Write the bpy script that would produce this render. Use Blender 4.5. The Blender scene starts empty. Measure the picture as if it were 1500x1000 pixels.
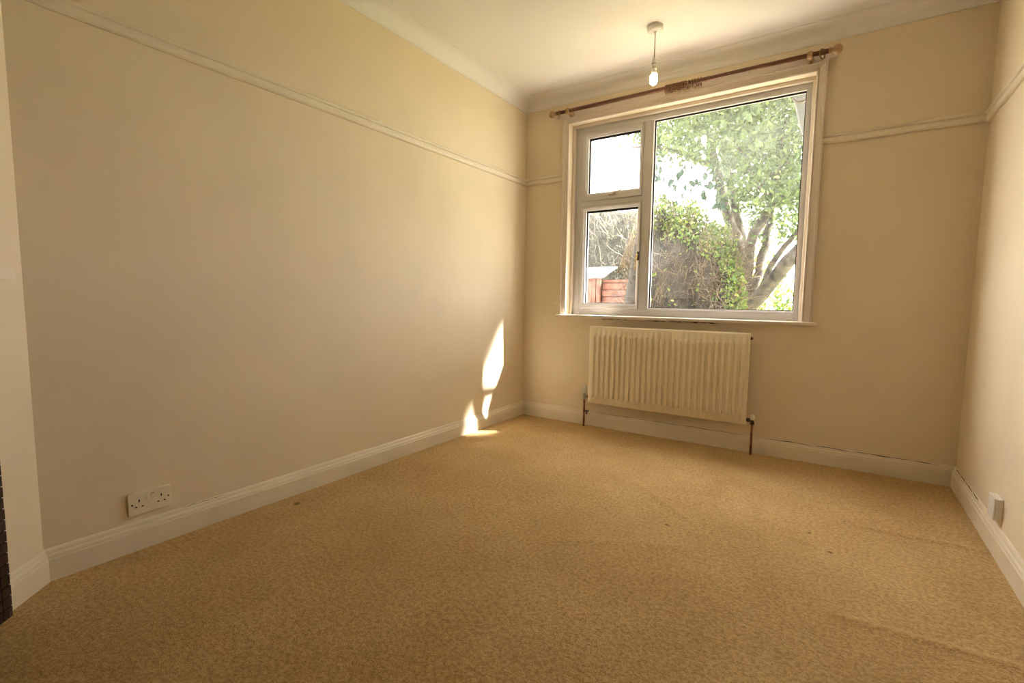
import bpy, bmesh, math, random
import numpy as np
from mathutils import Vector, Matrix

random.seed(7)
rng = np.random.default_rng(11)
scene = bpy.context.scene
C = scene.collection
PI = math.pi

# ------------------------------------------------------------------ camera
CAM = Vector((2.20686, -3.46106, 0.9875))
F = Vector((-0.55577328, 0.82658366, -0.08874411))
R = Vector((0.82919094, 0.55883296, 0.01216999))
U = Vector((-0.05965265, 0.06682206, 0.99598011))
FPX = 706.77
cam_d = bpy.data.cameras.new('camera')
cam_d.sensor_width = 36.0
cam_d.lens = FPX / 1500 * 36.0
cam_d.clip_start = 0.02
cam = bpy.data.objects.new('camera', cam_d)
C.objects.link(cam)
cam.matrix_world = Matrix(((R.x, U.x, -F.x, CAM.x), (R.y, U.y, -F.y, CAM.y), (R.z, U.z, -F.z, CAM.z), (0, 0, 0, 1)))
scene.camera = cam

# ------------------------------------------------------------------ sky, sun, exposure
world = bpy.data.worlds.new('sky')
scene.world = world
world.use_nodes = True
bg = world.node_tree.nodes['Background']
bg.inputs['Color'].default_value = (1.0, 0.97, 0.94, 1)
bg.inputs['Strength'].default_value = 1.0
SUN_EL = math.radians(43)
TO_SUN = Vector((0.804 * math.cos(SUN_EL), 0.595 * math.cos(SUN_EL), math.sin(SUN_EL)))
sun_d = bpy.data.lights.new('sun', 'SUN')
sun_d.energy = 6.0
sun_d.color = (1.0, 0.95, 0.86)
sun_d.angle = math.radians(1.8)
sun = bpy.data.objects.new('sun', sun_d)
C.objects.link(sun)
sun.rotation_euler = TO_SUN.to_track_quat('Z', 'Y').to_euler()
sun.location = (8, 6, 9)
vs = scene.view_settings
vs.view_transform = 'Standard'
vs.look = 'None'
vs.gamma = 1.0
vs.use_curve_mapping = False
vs.exposure = 3.85
cy = scene.cycles
cy.max_bounces = 8
cy.diffuse_bounces = 5
cy.use_light_tree = False
cy.adaptive_threshold = 0.05
cy.transparent_max_bounces = 16
cy.sample_clamp_indirect = 12.0
cy.use_denoising = True

# ------------------------------------------------------------------ helpers
def at(px, py, y):
    """world point on the plane y, seen at photo pixel (px, py)"""
    d = F * FPX + R * (px - 750) - U * (py - 500)
    return CAM + d * ((y - CAM.y) / d.y)

def pix(p):
    d = Vector(p) - CAM
    z = d.dot(F)
    if z <= 0.05:
        return None
    return 750 + FPX * d.dot(R) / z, 500 - FPX * d.dot(U) / z

def world_loc(o):
    v = Vector((0, 0, 0))
    while o is not None:
        v += o.location
        o = o.parent
    return v

def tag(o, label=None, cat=None, group=None, kind=None):
    if label: o['label'] = label
    if cat: o['category'] = cat
    if group: o['group'] = group
    if kind: o['kind'] = kind
    return o

def empty(name, loc, label=None, cat=None, group=None, kind=None):
    o = bpy.data.objects.new(name, None)
    o.empty_display_size = 0.05
    C.objects.link(o)
    o.location = loc
    return tag(o, label, cat, group, kind)

def copy_tree(o, parent=None):
    c = o.copy()
    C.objects.link(c)
    c.parent = parent
    for ch in list(o.children):
        copy_tree(ch, c)
    return c

class MB:
    def __init__(s):
        s.v = []; s.f = []; s.sm = []
    def add(s, v, f, smooth=False):
        n = len(s.v)
        s.v += [tuple(p) for p in v]
        s.f += [tuple(i + n for i in q) for q in f]
        s.sm += [smooth] * len(f)
        return s
    def box(s, x0, x1, y0, y1, z0, z1):
        v = [(x0, y0, z0), (x1, y0, z0), (x1, y1, z0), (x0, y1, z0), (x0, y0, z1), (x1, y0, z1), (x1, y1, z1), (x0, y1, z1)]
        return s.add(v, [(0, 3, 2, 1), (4, 5, 6, 7), (0, 1, 5, 4), (1, 2, 6, 5), (2, 3, 7, 6), (3, 0, 4, 7)])
    def cbox(s, x0, x1, y0, y1, z0, z1, b=0.002):
        """box with chamfered edges"""
        bm = bmesh.new()
        m = MB().box(x0, x1, y0, y1, z0, z1)
        vs_ = [bm.verts.new(p) for p in m.v]
        for f in m.f: bm.faces.new([vs_[i] for i in f])
        bmesh.ops.bevel(bm, geom=list(bm.edges), offset=b, segments=2, affect='EDGES', profile=0.5)
        bm.verts.index_update()
        s.add([v.co[:] for v in bm.verts], [[v.index for v in f.verts] for f in bm.faces])
        bm.free()
        return s
    def tube(s, pts, rad, n=10, cap=True, smooth=True):
        pts = [Vector(p) for p in pts]
        if not hasattr(rad, '__len__'): rad = [rad] * len(pts)
        t0 = (pts[1] - pts[0]).normalized()
        a = Vector((0, 0, 1)) if abs(t0.z) < 0.9 else Vector((1, 0, 0))
        u = t0.cross(a).normalized()
        vv = []; ff = []
        for i, p in enumerate(pts):
            if i == 0: t = t0
            elif i == len(pts) - 1: t = (pts[i] - pts[i - 1]).normalized()
            else: t = ((pts[i + 1] - pts[i]).normalized() + (pts[i] - pts[i - 1]).normalized()).normalized()
            u = (u - t * u.dot(t)).normalized()
            w = t.cross(u)
            for k in range(n):
                th = 2 * PI * k / n
                vv.append(p + (u * math.cos(th) + w * math.sin(th)) * rad[i])
        for i in range(len(pts) - 1):
            for k in range(n):
                k2 = (k + 1) % n
                ff.append((i * n + k, i * n + k2, (i + 1) * n + k2, (i + 1) * n + k))
        s.add(vv, ff, smooth)
        if cap:
            m = len(s.v) - len(vv)
            s.f.append(tuple(m + k for k in reversed(range(n)))); s.sm.append(False)
            e = m + (len(pts) - 1) * n
            s.f.append(tuple(e + k for k in range(n))); s.sm.append(False)
        return s
    def lathe(s, o, ax, prof, n=20, smooth=True):
        """prof: list of (distance along ax, radius)"""
        o = Vector(o); ax = Vector(ax).normalized()
        a = Vector((0, 0, 1)) if abs(ax.z) < 0.9 else Vector((1, 0, 0))
        u = ax.cross(a).normalized(); w = ax.cross(u)
        vv = []; ff = []
        for d, r in prof:
            for k in range(n):
                th = 2 * PI * k / n
                vv.append(o + ax * d + (u * math.cos(th) + w * math.sin(th)) * max(r, 1e-5))
        for i in range(len(prof) - 1):
            for k in range(n):
                k2 = (k + 1) % n
                ff.append((i * n + k, i * n + k2, (i + 1) * n + k2, (i + 1) * n + k))
        return s.add(vv, ff, smooth)
    def torus(s, o, ax, r0, r1, n=22, m=8):
        o = Vector(o); ax = Vector(ax).normalized()
        a = Vector((0, 0, 1)) if abs(ax.z) < 0.9 else Vector((1, 0, 0))
        u = ax.cross(a).normalized(); w = ax.cross(u)
        vv = []; ff = []
        for i in range(n):
            th = 2 * PI * i / n
            d = u * math.cos(th) + w * math.sin(th)
            for k in range(m):
                ph = 2 * PI * k / m
                vv.append(o + d * (r0 + r1 * math.cos(ph)) + ax * r1 * math.sin(ph))
        for i in range(n):
            for k in range(m):
                i2 = (i + 1) % n; k2 = (k + 1) % m
                ff.append((i * m + k, i2 * m + k, i2 * m + k2, i * m + k2))
        return s.add(vv, ff, True)
    def build(s, name, mat, parent=None, label=None, cat=None, group=None, kind=None, bevel=0, org=None):
        v = np.array(s.v, float)
        if parent is not None:
            o0 = np.array(world_loc(parent))
        elif org is not None:
            o0 = np.array(org, float)
        else:
            o0 = np.array([(v[:, 0].min() + v[:, 0].max()) / 2, (v[:, 1].min() + v[:, 1].max()) / 2, v[:, 2].min()])
        me = bpy.data.meshes.new(name)
        me.from_pydata([tuple(p) for p in (v - o0)], [], s.f)
        bm = bmesh.new(); bm.from_mesh(me)
        bmesh.ops.recalc_face_normals(bm, faces=bm.faces)
        bm.to_mesh(me); bm.free()
        me.polygons.foreach_set('use_smooth', s.sm)
        me.materials.append(mat)
        o = bpy.data.objects.new(name, me)
        C.objects.link(o)
        if parent is not None: o.parent = parent
        else: o.location = o0
        if bevel:
            b = o.modifiers.new('bevel', 'BEVEL'); b.width = bevel; b.segments = 2; b.limit_method = 'ANGLE'
        return tag(o, label, cat, group, kind)

def raw_mesh(name, verts, tris, mat, parent, kind=None, label=None):
    """fast mesh from numpy arrays of triangles, world coordinates"""
    me = bpy.data.meshes.new(name)
    v = verts - np.array(world_loc(parent))
    me.vertices.add(len(v)); me.vertices.foreach_set('co', v.astype(np.float32).ravel())
    k = tris.shape[1]
    me.loops.add(tris.size); me.loops.foreach_set('vertex_index', tris.astype(np.int32).ravel())
    me.polygons.add(len(tris))
    me.polygons.foreach_set('loop_start', np.arange(len(tris), dtype=np.int32) * k)
    me.update(calc_edges=True); me.validate()
    me.materials.append(mat)
    o = bpy.data.objects.new(name, me); C.objects.link(o); o.parent = parent
    return tag(o, label, kind=kind)

# ------------------------------------------------------------------ materials
class NT:
    def __init__(s, name):
        s.m = bpy.data.materials.new(name); s.m.use_nodes = True
        s.t = s.m.node_tree; s.n = s.t.nodes; s.l = s.t.links
        s.b = s.n['Principled BSDF']; s.out = s.n['Material Output']
    def node(s, typ, **kw):
        n = s.n.new(typ)
        for k, v in kw.items():
            if k.startswith('i_'): n.inputs[k[2:].replace('_', ' ')].default_value = v
            else: setattr(n, k, v)
        return n
    def link(s, a, b): s.l.new(a, b)

def mat_basic(name, col, rough=0.6, var=0.06, scale=6.0, bump=0.0, bscale=200.0, metallic=0.0, spec=0.3, coords='Object', var2=None):
    t = NT(name)
    tc = t.node('ShaderNodeTexCoord')
    nz = t.node('ShaderNodeTexNoise', i_Scale=scale, i_Detail=2.0)
    t.link(tc.outputs[coords], nz.inputs['Vector'])
    rp = t.node('ShaderNodeValToRGB')
    rp.color_ramp.elements[0].position = 0.3; rp.color_ramp.elements[1].position = 0.7
    lo = tuple(c * (1 - var) for c in col) if var2 is None else var2
    rp.color_ramp.elements[0].color = (*lo, 1)
    rp.color_ramp.elements[1].color = (*[min(1, c * (1 + var)) for c in col], 1)
    t.link(nz.outputs['Fac'], rp.inputs['Fac'])
    t.link(rp.outputs['Color'], t.b.inputs['Base Color'])
    t.b.inputs['Roughness'].default_value = rough
    t.b.inputs['Metallic'].default_value = metallic
    t.b.inputs['Specular IOR Level'].default_value = spec
    if bump:
        n2 = t.node('ShaderNodeTexNoise', i_Scale=bscale, i_Detail=1.0)
        t.link(tc.outputs[coords], n2.inputs['Vector'])
        bp = t.node('ShaderNodeBump', i_Strength=bump, i_Distance=0.002)
        t.link(n2.outputs['Fac'], bp.inputs['Height'])
        t.link(bp.outputs['Normal'], t.b.inputs['Normal'])
    return t.m

def mat_wood(name, c0, c1, rough=0.45, scale=(2, 40, 40)):
    t = NT(name)
    tc = t.node('ShaderNodeTexCoord'); mp = t.node('ShaderNodeMapping')
    mp.inputs['Scale'].default_value = scale
    nz = t.node('ShaderNodeTexNoise', i_Scale=3.0, i_Detail=6.0)
    rp = t.node('ShaderNodeValToRGB')
    rp.color_ramp.elements[0].color = (*c0, 1); rp.color_ramp.elements[1].color = (*c1, 1)
    rp.color_ramp.elements[0].position = 0.35; rp.color_ramp.elements[1].position = 0.65
    t.link(tc.outputs['Object'], mp.inputs['Vector']); t.link(mp.outputs['Vector'], nz.inputs['Vector'])
    t.link(nz.outputs['Fac'], rp.inputs['Fac']); t.link(rp.outputs['Color'], t.b.inputs['Base Color'])
    t.b.inputs['Roughness'].default_value = rough
    return t.m

def mat_leaf(name, stops, trans=0.5, rough=0.5):
    t = NT(name)
    g = t.node('ShaderNodeNewGeometry')
    rp = t.node('ShaderNodeValToRGB')
    e = rp.color_ramp.elements
    while len(e) < len(stops): e.new(0.5)
    for i, (p, c) in enumerate(stops):
        e[i].position = p; e[i].color = (*c, 1)
    t.link(g.outputs['Random Per Island'], rp.inputs['Fac'])
    t.link(rp.outputs['Color'], t.b.inputs['Base Color'])
    t.b.inputs['Roughness'].default_value = rough
    t.b.inputs['Specular IOR Level'].default_value = 0.35
    tr = t.node('ShaderNodeBsdfTranslucent')
    hs = t.node('ShaderNodeHueSaturation', i_Hue=0.48, i_Saturation=1.1, i_Value=1.5)
    t.link(rp.outputs['Color'], hs.inputs['Color']); t.link(hs.outputs['Color'], tr.inputs['Color'])
    mx = t.node('ShaderNodeMixShader'); mx.inputs['Fac'].default_value = trans
    t.link(t.b.outputs[0], mx.inputs[1]); t.link(tr.outputs[0], mx.inputs[2])
    t.link(mx.outputs[0], t.out.inputs['Surface'])
    return t.m

def mat_glass(name, dust_lo, dust_hi, scale=3.0, streak=(1, 1, 1)):
    """clear window glass carrying a thin film of dust that scatters the daylight"""
    t = NT(name)
    tc = t.node('ShaderNodeTexCoord'); mp = t.node('ShaderNodeMapping')
    mp.inputs['Scale'].default_value = streak
    nz = t.node('ShaderNodeTexNoise', i_Scale=scale, i_Detail=4.0, i_Roughness=0.62)
    t.link(tc.outputs['Object'], mp.inputs['Vector']); t.link(mp.outputs['Vector'], nz.inputs['Vector'])
    mr = t.node('ShaderNodeMapRange')
    mr.inputs['From Min'].default_value = 0.32; mr.inputs['From Max'].default_value = 0.72
    mr.inputs['To Min'].default_value = dust_lo; mr.inputs['To Max'].default_value = dust_hi
    t.link(nz.outputs['Fac'], mr.inputs['Value'])
    sx = t.node('ShaderNodeSeparateXYZ'); t.link(tc.outputs['Object'], sx.inputs[0])   # dust film thinner towards the bottom
    mz = t.node('ShaderNodeMapRange'); mz.inputs['From Min'].default_value = 0.35; mz.inputs['From Max'].default_value = 1.0
    mz.inputs['To Min'].default_value = 0.22; mz.inputs['To Max'].default_value = 1.0
    t.link(sx.outputs['Z'], mz.inputs['Value'])
    mm = t.node('ShaderNodeMath', operation='MULTIPLY'); t.link(mr.outputs['Result'], mm.inputs[0]); t.link(mz.outputs['Result'], mm.inputs[1])
    tp = t.node('ShaderNodeBsdfTransparent')
    tl = t.node('ShaderNodeBsdfTranslucent'); tl.inputs['Color'].default_value = (0.9, 0.92, 0.9, 1)
    mx = t.node('ShaderNodeMixShader')
    t.link(mm.outputs[0], mx.inputs['Fac']); t.link(tp.outputs[0], mx.inputs[1]); t.link(tl.outputs[0], mx.inputs[2])
    gl = t.node('ShaderNodeBsdfGlossy'); gl.inputs['Roughness'].default_value = 0.02
    m2 = t.node('ShaderNodeMixShader'); m2.inputs['Fac'].default_value = 0.03
    t.link(mx.outputs[0], m2.inputs[1]); t.link(gl.outputs[0], m2.inputs[2])
    t.link(m2.outputs[0], t.out.inputs['Surface'])
    return t.m

CARPET_MARKS = [(0.119, -2.181, 0.018), (1.637, -1.367, 0.011), (2.164, -1.085, 0.008), (2.29, -0.86, 0.006), (2.24, -1.23, 0.010)]
def mat_carpet():
    t = NT('carpet')
    tc = t.node('ShaderNodeTexCoord')
    P_ = tc.outputs['Object']
    big = t.node('ShaderNodeTexNoise', i_Scale=2.2, i_Detail=3.0, i_Roughness=0.6)
    mid = t.node('ShaderNodeTexNoise', i_Scale=75.0, i_Detail=1.0, i_Roughness=0.65)
    fine = t.node('ShaderNodeTexNoise', i_Scale=230.0, i_Detail=1.0, i_Roughness=0.7)
    for n in (big, mid, fine): t.link(P_, n.inputs['Vector'])
    rp = t.node('ShaderNodeValToRGB'); e = rp.color_ramp.elements
    e[0].position = 0.3; e[0].color = (0.50, 0.335, 0.15, 1)
    e[1].position = 0.7; e[1].color = (0.60, 0.425, 0.21, 1)
    t.link(big.outputs['Fac'], rp.inputs['Fac'])
    r2 = t.node('ShaderNodeValToRGB'); e = r2.color_ramp.elements
    e[0].position = 0.36; e[0].color = (0.66, 0.62, 0.56, 1)
    e[1].position = 0.60; e[1].color = (1.08, 1.08, 1.08, 1)
    ad = t.node('ShaderNodeMath', operation='ADD'); ml = t.node('ShaderNodeMath', operation='MULTIPLY'); ml.inputs[1].default_value = 0.5
    t.link(mid.outputs['Fac'], ad.inputs[0]); t.link(fine.outputs['Fac'], ad.inputs[1]); t.link(ad.outputs[0], ml.inputs[0])
    t.link(ml.outputs[0], r2.inputs['Fac'])
    mx = t.node('ShaderNodeMix', data_type='RGBA', blend_type='MULTIPLY'); mx.inputs['Factor'].default_value = 1.0
    t.link(rp.outputs['Color'], mx.inputs['A']); t.link(r2.outputs['Color'], mx.inputs['B'])
    col = mx.outputs['Result']
    # small dark stains
    for (x, y, r) in CARPET_MARKS:
        vd = t.node('ShaderNodeVectorMath', operation='DISTANCE'); vd.inputs[1].default_value = (x - FLOOR_O[0], y - FLOOR_O[1], 0)
        t.link(P_, vd.inputs[0])
        mr = t.node('ShaderNodeMapRange'); mr.inputs['From Min'].default_value = r * 0.5; mr.inputs['From Max'].default_value = r * 1.2
        mr.inputs['To Min'].default_value = 0.75; mr.inputs['To Max'].default_value = 0.0
        t.link(vd.outputs['Value'], mr.inputs['Value'])
        m3 = t.node('ShaderNodeMix', data_type='RGBA'); m3.inputs['B'].default_value = (0.10, 0.05, 0.02, 1)
        t.link(mr.outputs['Result'], m3.inputs['Factor']); t.link(col, m3.inputs['A']); col = m3.outputs['Result']
    t.link(col, t.b.inputs['Base Color'])
    t.b.inputs['Roughness'].default_value = 0.95
    t.b.inputs['Specular IOR Level'].default_value = 0.05
    t.b.inputs['Sheen Weight'].default_value = 0.15
    t.b.inputs['Sheen Tint'].default_value = (0.9, 0.7, 0.45, 1)
    bp = t.node('ShaderNodeBump', i_Strength=0.9, i_Distance=0.006)
    t.link(ml.outputs[0], bp.inputs['Height']); t.link(bp.outputs['Normal'], t.b.inputs['Normal'])
    return t.m

FLOOR_O = (1.395, -2.0)
M_wall = mat_basic('cream_wall_paint', (0.79, 0.682, 0.51), 0.75, 0.03, 2.5, 0.08, 120, spec=0.2)
M_ceil = mat_basic('ceiling_paint', (0.81, 0.78, 0.74), 0.8, 0.02, 2.0, spec=0.15)
M_hall = mat_basic('added_hall_dark', (0.16, 0.11, 0.07), 0.8, 0.05, 3.0)  # added hall kept dark to absorb bounce light
M_rear_dark = mat_wood('rear_wall_darkened', (0.11, 0.06, 0.03), (0.19, 0.11, 0.055), 0.5, (12, 12, 1))  # dark tone cuts the light bounced back from the rear wall
M_trim = mat_basic('gloss_trim_paint', (0.78, 0.70, 0.56), 0.38, 0.04, 5.0, spec=0.45)
M_trimw = mat_basic('window_trim_paint', (0.72, 0.635, 0.545), 0.35, 0.03, 6.0, spec=0.45)
M_pvc = mat_basic('white_pvc', (0.62, 0.605, 0.60), 0.3, 0.02, 4.0, spec=0.45)
M_gask = mat_basic('rubber_and_shadow_black', (0.012, 0.012, 0.014), 0.6, 0.2, 30)
M_carpet = mat_carpet()
M_glass = mat_glass('dusty_glass', 0.012, 0.050, 2.2)
M_glass2 = mat_glass('cobwebbed_glass', 0.006, 0.028, 6.0, (1, 1, 0.6))
M_pole = mat_wood('stained_wood_pole', (0.12, 0.045, 0.024), (0.20, 0.085, 0.045), 0.4)
M_finial = mat_wood('pale_varnished_wood', (0.36, 0.20, 0.09), (0.48, 0.29, 0.14), 0.35, (20, 20, 6))
M_ring = mat_wood('ring_wood', (0.15, 0.065, 0.028), (0.27, 0.135, 0.06), 0.4, (25, 25, 25))
M_brass = mat_basic('dull_brass', (0.45, 0.33, 0.14), 0.4, 0.2, 40, metallic=0.9)
M_darkbr = mat_basic('dark_bronze', (0.07, 0.05, 0.035), 0.45, 0.3, 40, metallic=0.6)
M_copper = mat_basic('tarnished_copper', (0.24, 0.09, 0.045), 0.5, 0.35, 25, metallic=0.55, var2=(0.13, 0.05, 0.03))
M_chrome = mat_basic('worn_nickel', (0.42, 0.38, 0.28), 0.35, 0.25, 40, metallic=0.85)
M_rad = mat_basic('cream_radiator_enamel', (0.88, 0.79, 0.61), 0.35, 0.03, 4.0, spec=0.4)
M_plast = mat_basic('white_plastic', (0.80, 0.77, 0.72), 0.35, 0.03, 10, spec=0.4)
M_plasty = mat_basic('yellowed_plastic', (0.80, 0.73, 0.56), 0.4, 0.05, 20, spec=0.4)
M_hole = mat_basic('dark_socket_hole', (0.02, 0.013, 0.01), 0.7, 0.2, 50)
M_red = mat_basic('red_switch_mark', (0.35, 0.03, 0.02), 0.5, 0.1, 50)
M_cord = mat_basic('beige_flex', (0.55, 0.48, 0.36), 0.5, 0.06, 50)
M_tile = mat_basic('dark_glazed_tile', (0.028, 0.018, 0.016), 0.22, 0.5, 18, spec=0.5)
M_grout = mat_basic('dark_grout', (0.075, 0.045, 0.03), 0.9, 0.2, 60)
M_soot_gap = mat_basic('soot_gap_black', (0.015, 0.013, 0.012), 0.9, 0.3, 20)
M_bark = mat_basic('grey_bark', (0.078, 0.067, 0.056), 0.9, 0.3, 9, 0.8, 30, var2=(0.026, 0.022, 0.019))
M_twig = mat_basic('dry_twig', (0.085, 0.06, 0.034), 0.85, 0.4, 3, var2=(0.016, 0.011, 0.007))
M_twigg = mat_basic('grey_twig', (0.17, 0.15, 0.125), 0.85, 0.4, 3, var2=(0.05, 0.044, 0.036))
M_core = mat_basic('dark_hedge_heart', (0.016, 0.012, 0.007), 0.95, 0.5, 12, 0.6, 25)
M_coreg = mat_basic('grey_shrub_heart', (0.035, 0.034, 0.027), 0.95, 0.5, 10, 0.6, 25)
M_leaf = mat_leaf('tree_leaf', [(0.0, (0.03, 0.05, 0.024)), (0.5, (0.05, 0.08, 0.032)), (1.0, (0.10, 0.135, 0.045))], 0.5)
M_leafd = mat_leaf('dark_tree_leaf', [(0.0, (0.014, 0.038, 0.026)), (1.0, (0.03, 0.06, 0.04))], 0.3)
M_leafh = mat_leaf('hedge_leaf', [(0.0, (0.045, 0.095, 0.015)), (0.6, (0.10, 0.17, 0.028)), (1.0, (0.21, 0.25, 0.07))], 0.45, 0.35)
M_leafs = mat_leaf('shrub_leaf', [(0.0, (0.05, 0.065, 0.035)), (1.0, (0.11, 0.125, 0.07))], 0.3)
M_leafp = mat_leaf('pale_shrub_leaf', [(0.0, (0.09, 0.15, 0.035)), (1.0, (0.24, 0.29, 0.09))], 0.5)
M_grass = mat_basic('lawn', (0.20, 0.20, 0.09), 0.95, 0.3, 5, 0.8, 60, var2=(0.13, 0.14, 0.055))
M_patio = mat_basic('bounce_patio_concrete', (0.30, 0.27, 0.235), 0.9, 0.15, 5, 0.4, 40)
M_shed = mat_basic('red_stained_timber', (0.17, 0.068, 0.046), 0.8, 0.25, 8, 0.3, 60, var2=(0.09, 0.036, 0.025))
M_felt = mat_basic('pale_roof_sheet', (0.32, 0.30, 0.27), 0.8, 0.15, 8, 0.3, 60)
M_render = mat_basic('pale_render', (0.36, 0.33, 0.28), 0.9, 0.12, 4, 0.3, 60)
M_pipe = mat_basic('grey_plastic_pipe', (0.055, 0.057, 0.06), 0.45, 0.15, 12, spec=0.4)

def bulb_mat():
    t = NT('lit_bulb')
    em = t.node('ShaderNodeEmission', i_Strength=5.0)
    nz = t.node('ShaderNodeTexNoise', i_Scale=8.0)
    rp = t.node('ShaderNodeValToRGB')
    rp.color_ramp.elements[0].color = (1.0, 0.74, 0.36, 1); rp.color_ramp.elements[1].color = (1.0, 0.80, 0.46, 1)
    t.link(nz.outputs['Fac'], rp.inputs['Fac']); t.link(rp.outputs['Color'], em.inputs['Color'])
    t.link(em.outputs[0], t.out.inputs['Surface'])
    return t.m
M_bulb = bulb_mat()

# ------------------------------------------------------------------ room shell
W = 2.79
ZR = 1.913           # underside of picture rail
ZC = 2.493           # underside of cornice
DC = 0.088
ZT = ZC + DC         # ceiling
YD = -3.04           # where the splayed chimney wall starts
YF = -3.85           # wall behind the camera
V = [Vector((0, YD)), Vector((0, 0)), Vector((W, 0)), Vector((W, YF)), Vector((0 + (YD - YF), YF))]
NAMES = ['left', 'back', 'right', 'front', 'chimney']   # wall i runs from V[i] to V[i+1]
SIDE = {'left': 'left', 'back': 'window', 'right': 'right', 'front': 'rear', 'chimney': 'splayed chimney'}

def inward(i):
    a, b = V[i], V[(i + 1) % 5]
    d = (b - a).normalized()
    return Vector((d.y, -d.x))      # the room lies to the right of the running direction

def mitre(i, dist):
    """room corner i moved inward by dist from both adjoining walls"""
    n0, n1 = inward((i - 1) % 5), inward(i)
    k = 1.0 + n0.dot(n1)
    return V[i] + (n0 + n1) * (dist / k)

def run(i, prof, name, mat, **kw):
    m = MB()
    vv = []
    for j in (i, (i + 1) % 5):
        for d, z in prof:
            p = mitre(j, d)
            vv.append((p.x, p.y, z))
    n = len(prof)
    ff = [(k, k + 1, n + k + 1, n + k) for k in range(n - 1)] + [(n - 1, 0, n, 2 * n - 1), tuple(reversed(range(n))), tuple(range(n, 2 * n))]
    m.add(vv, ff)
    return m.build(name, mat, **kw)

# floor: carpet with slight ripples and the raised lines where it has rucked up
nx, ny = 260, 360
xs = np.linspace(-0.03, W + 0.03, nx); ys = np.linspace(YF - 0.03, 0.03, ny)
GX, GY = np.meshgrid(xs, ys, indexing='ij')
GZ = 0.0012 * np.sin(GX * 5.1 + 1.3 * np.sin(GY * 2.3)) * np.sin(GY * 4.3 + GX * 1.7)
def ruck(a, b, h, w):
    global GZ
    a = np.array(a); b = np.array(b); d = b - a; L = np.hypot(*d); d = d / L
    t = (GX - a[0]) * d[0] + (GY - a[1]) * d[1]
    s = -(GX - a[0]) * d[1] + (GY - a[1]) * d[0]
    fade = np.clip(t / 0.15, 0, 1) * np.clip((L - t) / 0.10, 0, 1)
    GZ = GZ + h * np.exp(-(s / w) ** 2) * fade
ruck((2.20, -0.90), (2.79, -0.855), 0.009, 0.016)
ruck((2.16, -1.69), (2.79, -1.645), 0.0065, 0.018)
ruck((1.31, -0.92), (1.76, -1.31), 0.0045, 0.018)
ruck((1.25, -1.80), (1.80, -1.50), 0.005, 0.03)
ruck((2.02, -1.16), (2.26, -1.23), 0.006, 0.022)
ruck((0.70, -1.62), (0.86, -1.58), 0.007, 0.014)
GZ = GZ - GZ.max() * 0.15
vv = np.stack([GX, GY, GZ], -1).reshape(-1, 3)
idx = np.arange(nx * ny).reshape(nx, ny)
q = np.stack([idx[:-1, :-1], idx[1:, :-1], idx[1:, 1:], idx[:-1, 1:]], -1).reshape(-1, 4)
m = MB(); m.v = [tuple(p) for p in vv]; m.f = [tuple(int(i) for i in f) for f in q]; m.sm = [True] * len(m.f)
floor = m.build('floor', M_carpet, label='worn golden beige carpet covering the whole floor', cat='floor', kind='structure', org=(FLOOR_O[0], FLOOR_O[1], 0))

MB().box(-0.2, W + 0.2, YF - 0.2, 0.28, ZT, ZT + 0.12).build('ceiling', M_ceil, label='plain off-white plaster ceiling', cat='ceiling', kind='structure')

# window opening
WX0, WX1, WZ0, WZ1 = 0.400, 2.022, 0.862, 2.336
def wall_prism(i, t, name, **kw):
    a, b = V[i], V[(i + 1) % 5]
    n = inward(i)
    d = (b - a).normalized()
    ea = 0.0; eb = 0.0
    p = [a - d * ea, b + d * eb, b + d * eb - n * t, a - d * ea - n * t]
    m = MB()
    m.add([(v.x, v.y, z) for z in (-0.05, ZT) for v in p], [(0, 3, 2, 1), (4, 5, 6, 7), (0, 1, 5, 4), (1, 2, 6, 5), (2, 3, 7, 6), (3, 0, 4, 7)])
    return m.build(name, M_wall, **kw)
for i, nm in enumerate(NAMES):
    if nm in ('back', 'front'): continue
    lab = {'left': 'long plain cream wall on the left with double socket', 'right': 'cream wall on the right side of the room',
           'front': 'cream wall behind the viewpoint', 'chimney': 'narrow splayed cream wall at far left beside dark tiles'}[nm]
    wall_prism(i, 0.12, 'wall_' + nm, label=lab, cat='wall', kind='structure')
# unseen rear wall darkened, doorway and dark hall added to cut bounce light
m = MB()
m.box(YD - YF, 1.62, YF - 0.12, YF, -0.05, ZT); m.box(2.58, W, YF - 0.12, YF, -0.05, ZT); m.box(1.62, 2.58, YF - 0.12, YF, 2.02, ZT)
m.build('wall_front', M_rear_dark, label='unseen rear wall with an open doorway, darkened to cut bounce light', cat='wall', kind='structure')
m = MB()
m.box(0.9, 1.0, YF - 1.9, YF - 0.12, -0.05, ZT); m.box(3.2, 3.3, YF - 1.9, YF - 0.12, -0.05, ZT); m.box(0.9, 3.3, YF - 2.0, YF - 1.9, -0.05, ZT)
m.box(0.9, 3.3, YF - 2.0, YF - 0.12, ZT, ZT + 0.1); m.box(0.9, 3.3, YF - 2.0, YF - 0.031, -0.06, -0.005)
m.build('wall_hall', M_hall, label='added dark hall behind the viewpoint that swallows bounce light', cat='hall', kind='structure')
m = MB()
TH = 0.27
m.box(-0.12, WX0, 0, TH, -0.05, ZT); m.box(WX1, W + 0.12, 0, TH, -0.05, ZT)
m.box(WX0, WX1, 0, TH, -0.05, WZ0); m.box(WX0, WX1, 0, TH, WZ1, ZT)
m.build('wall_back', M_wall, label='cream end wall holding the window and radiator', cat='wall', kind='structure')

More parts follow.
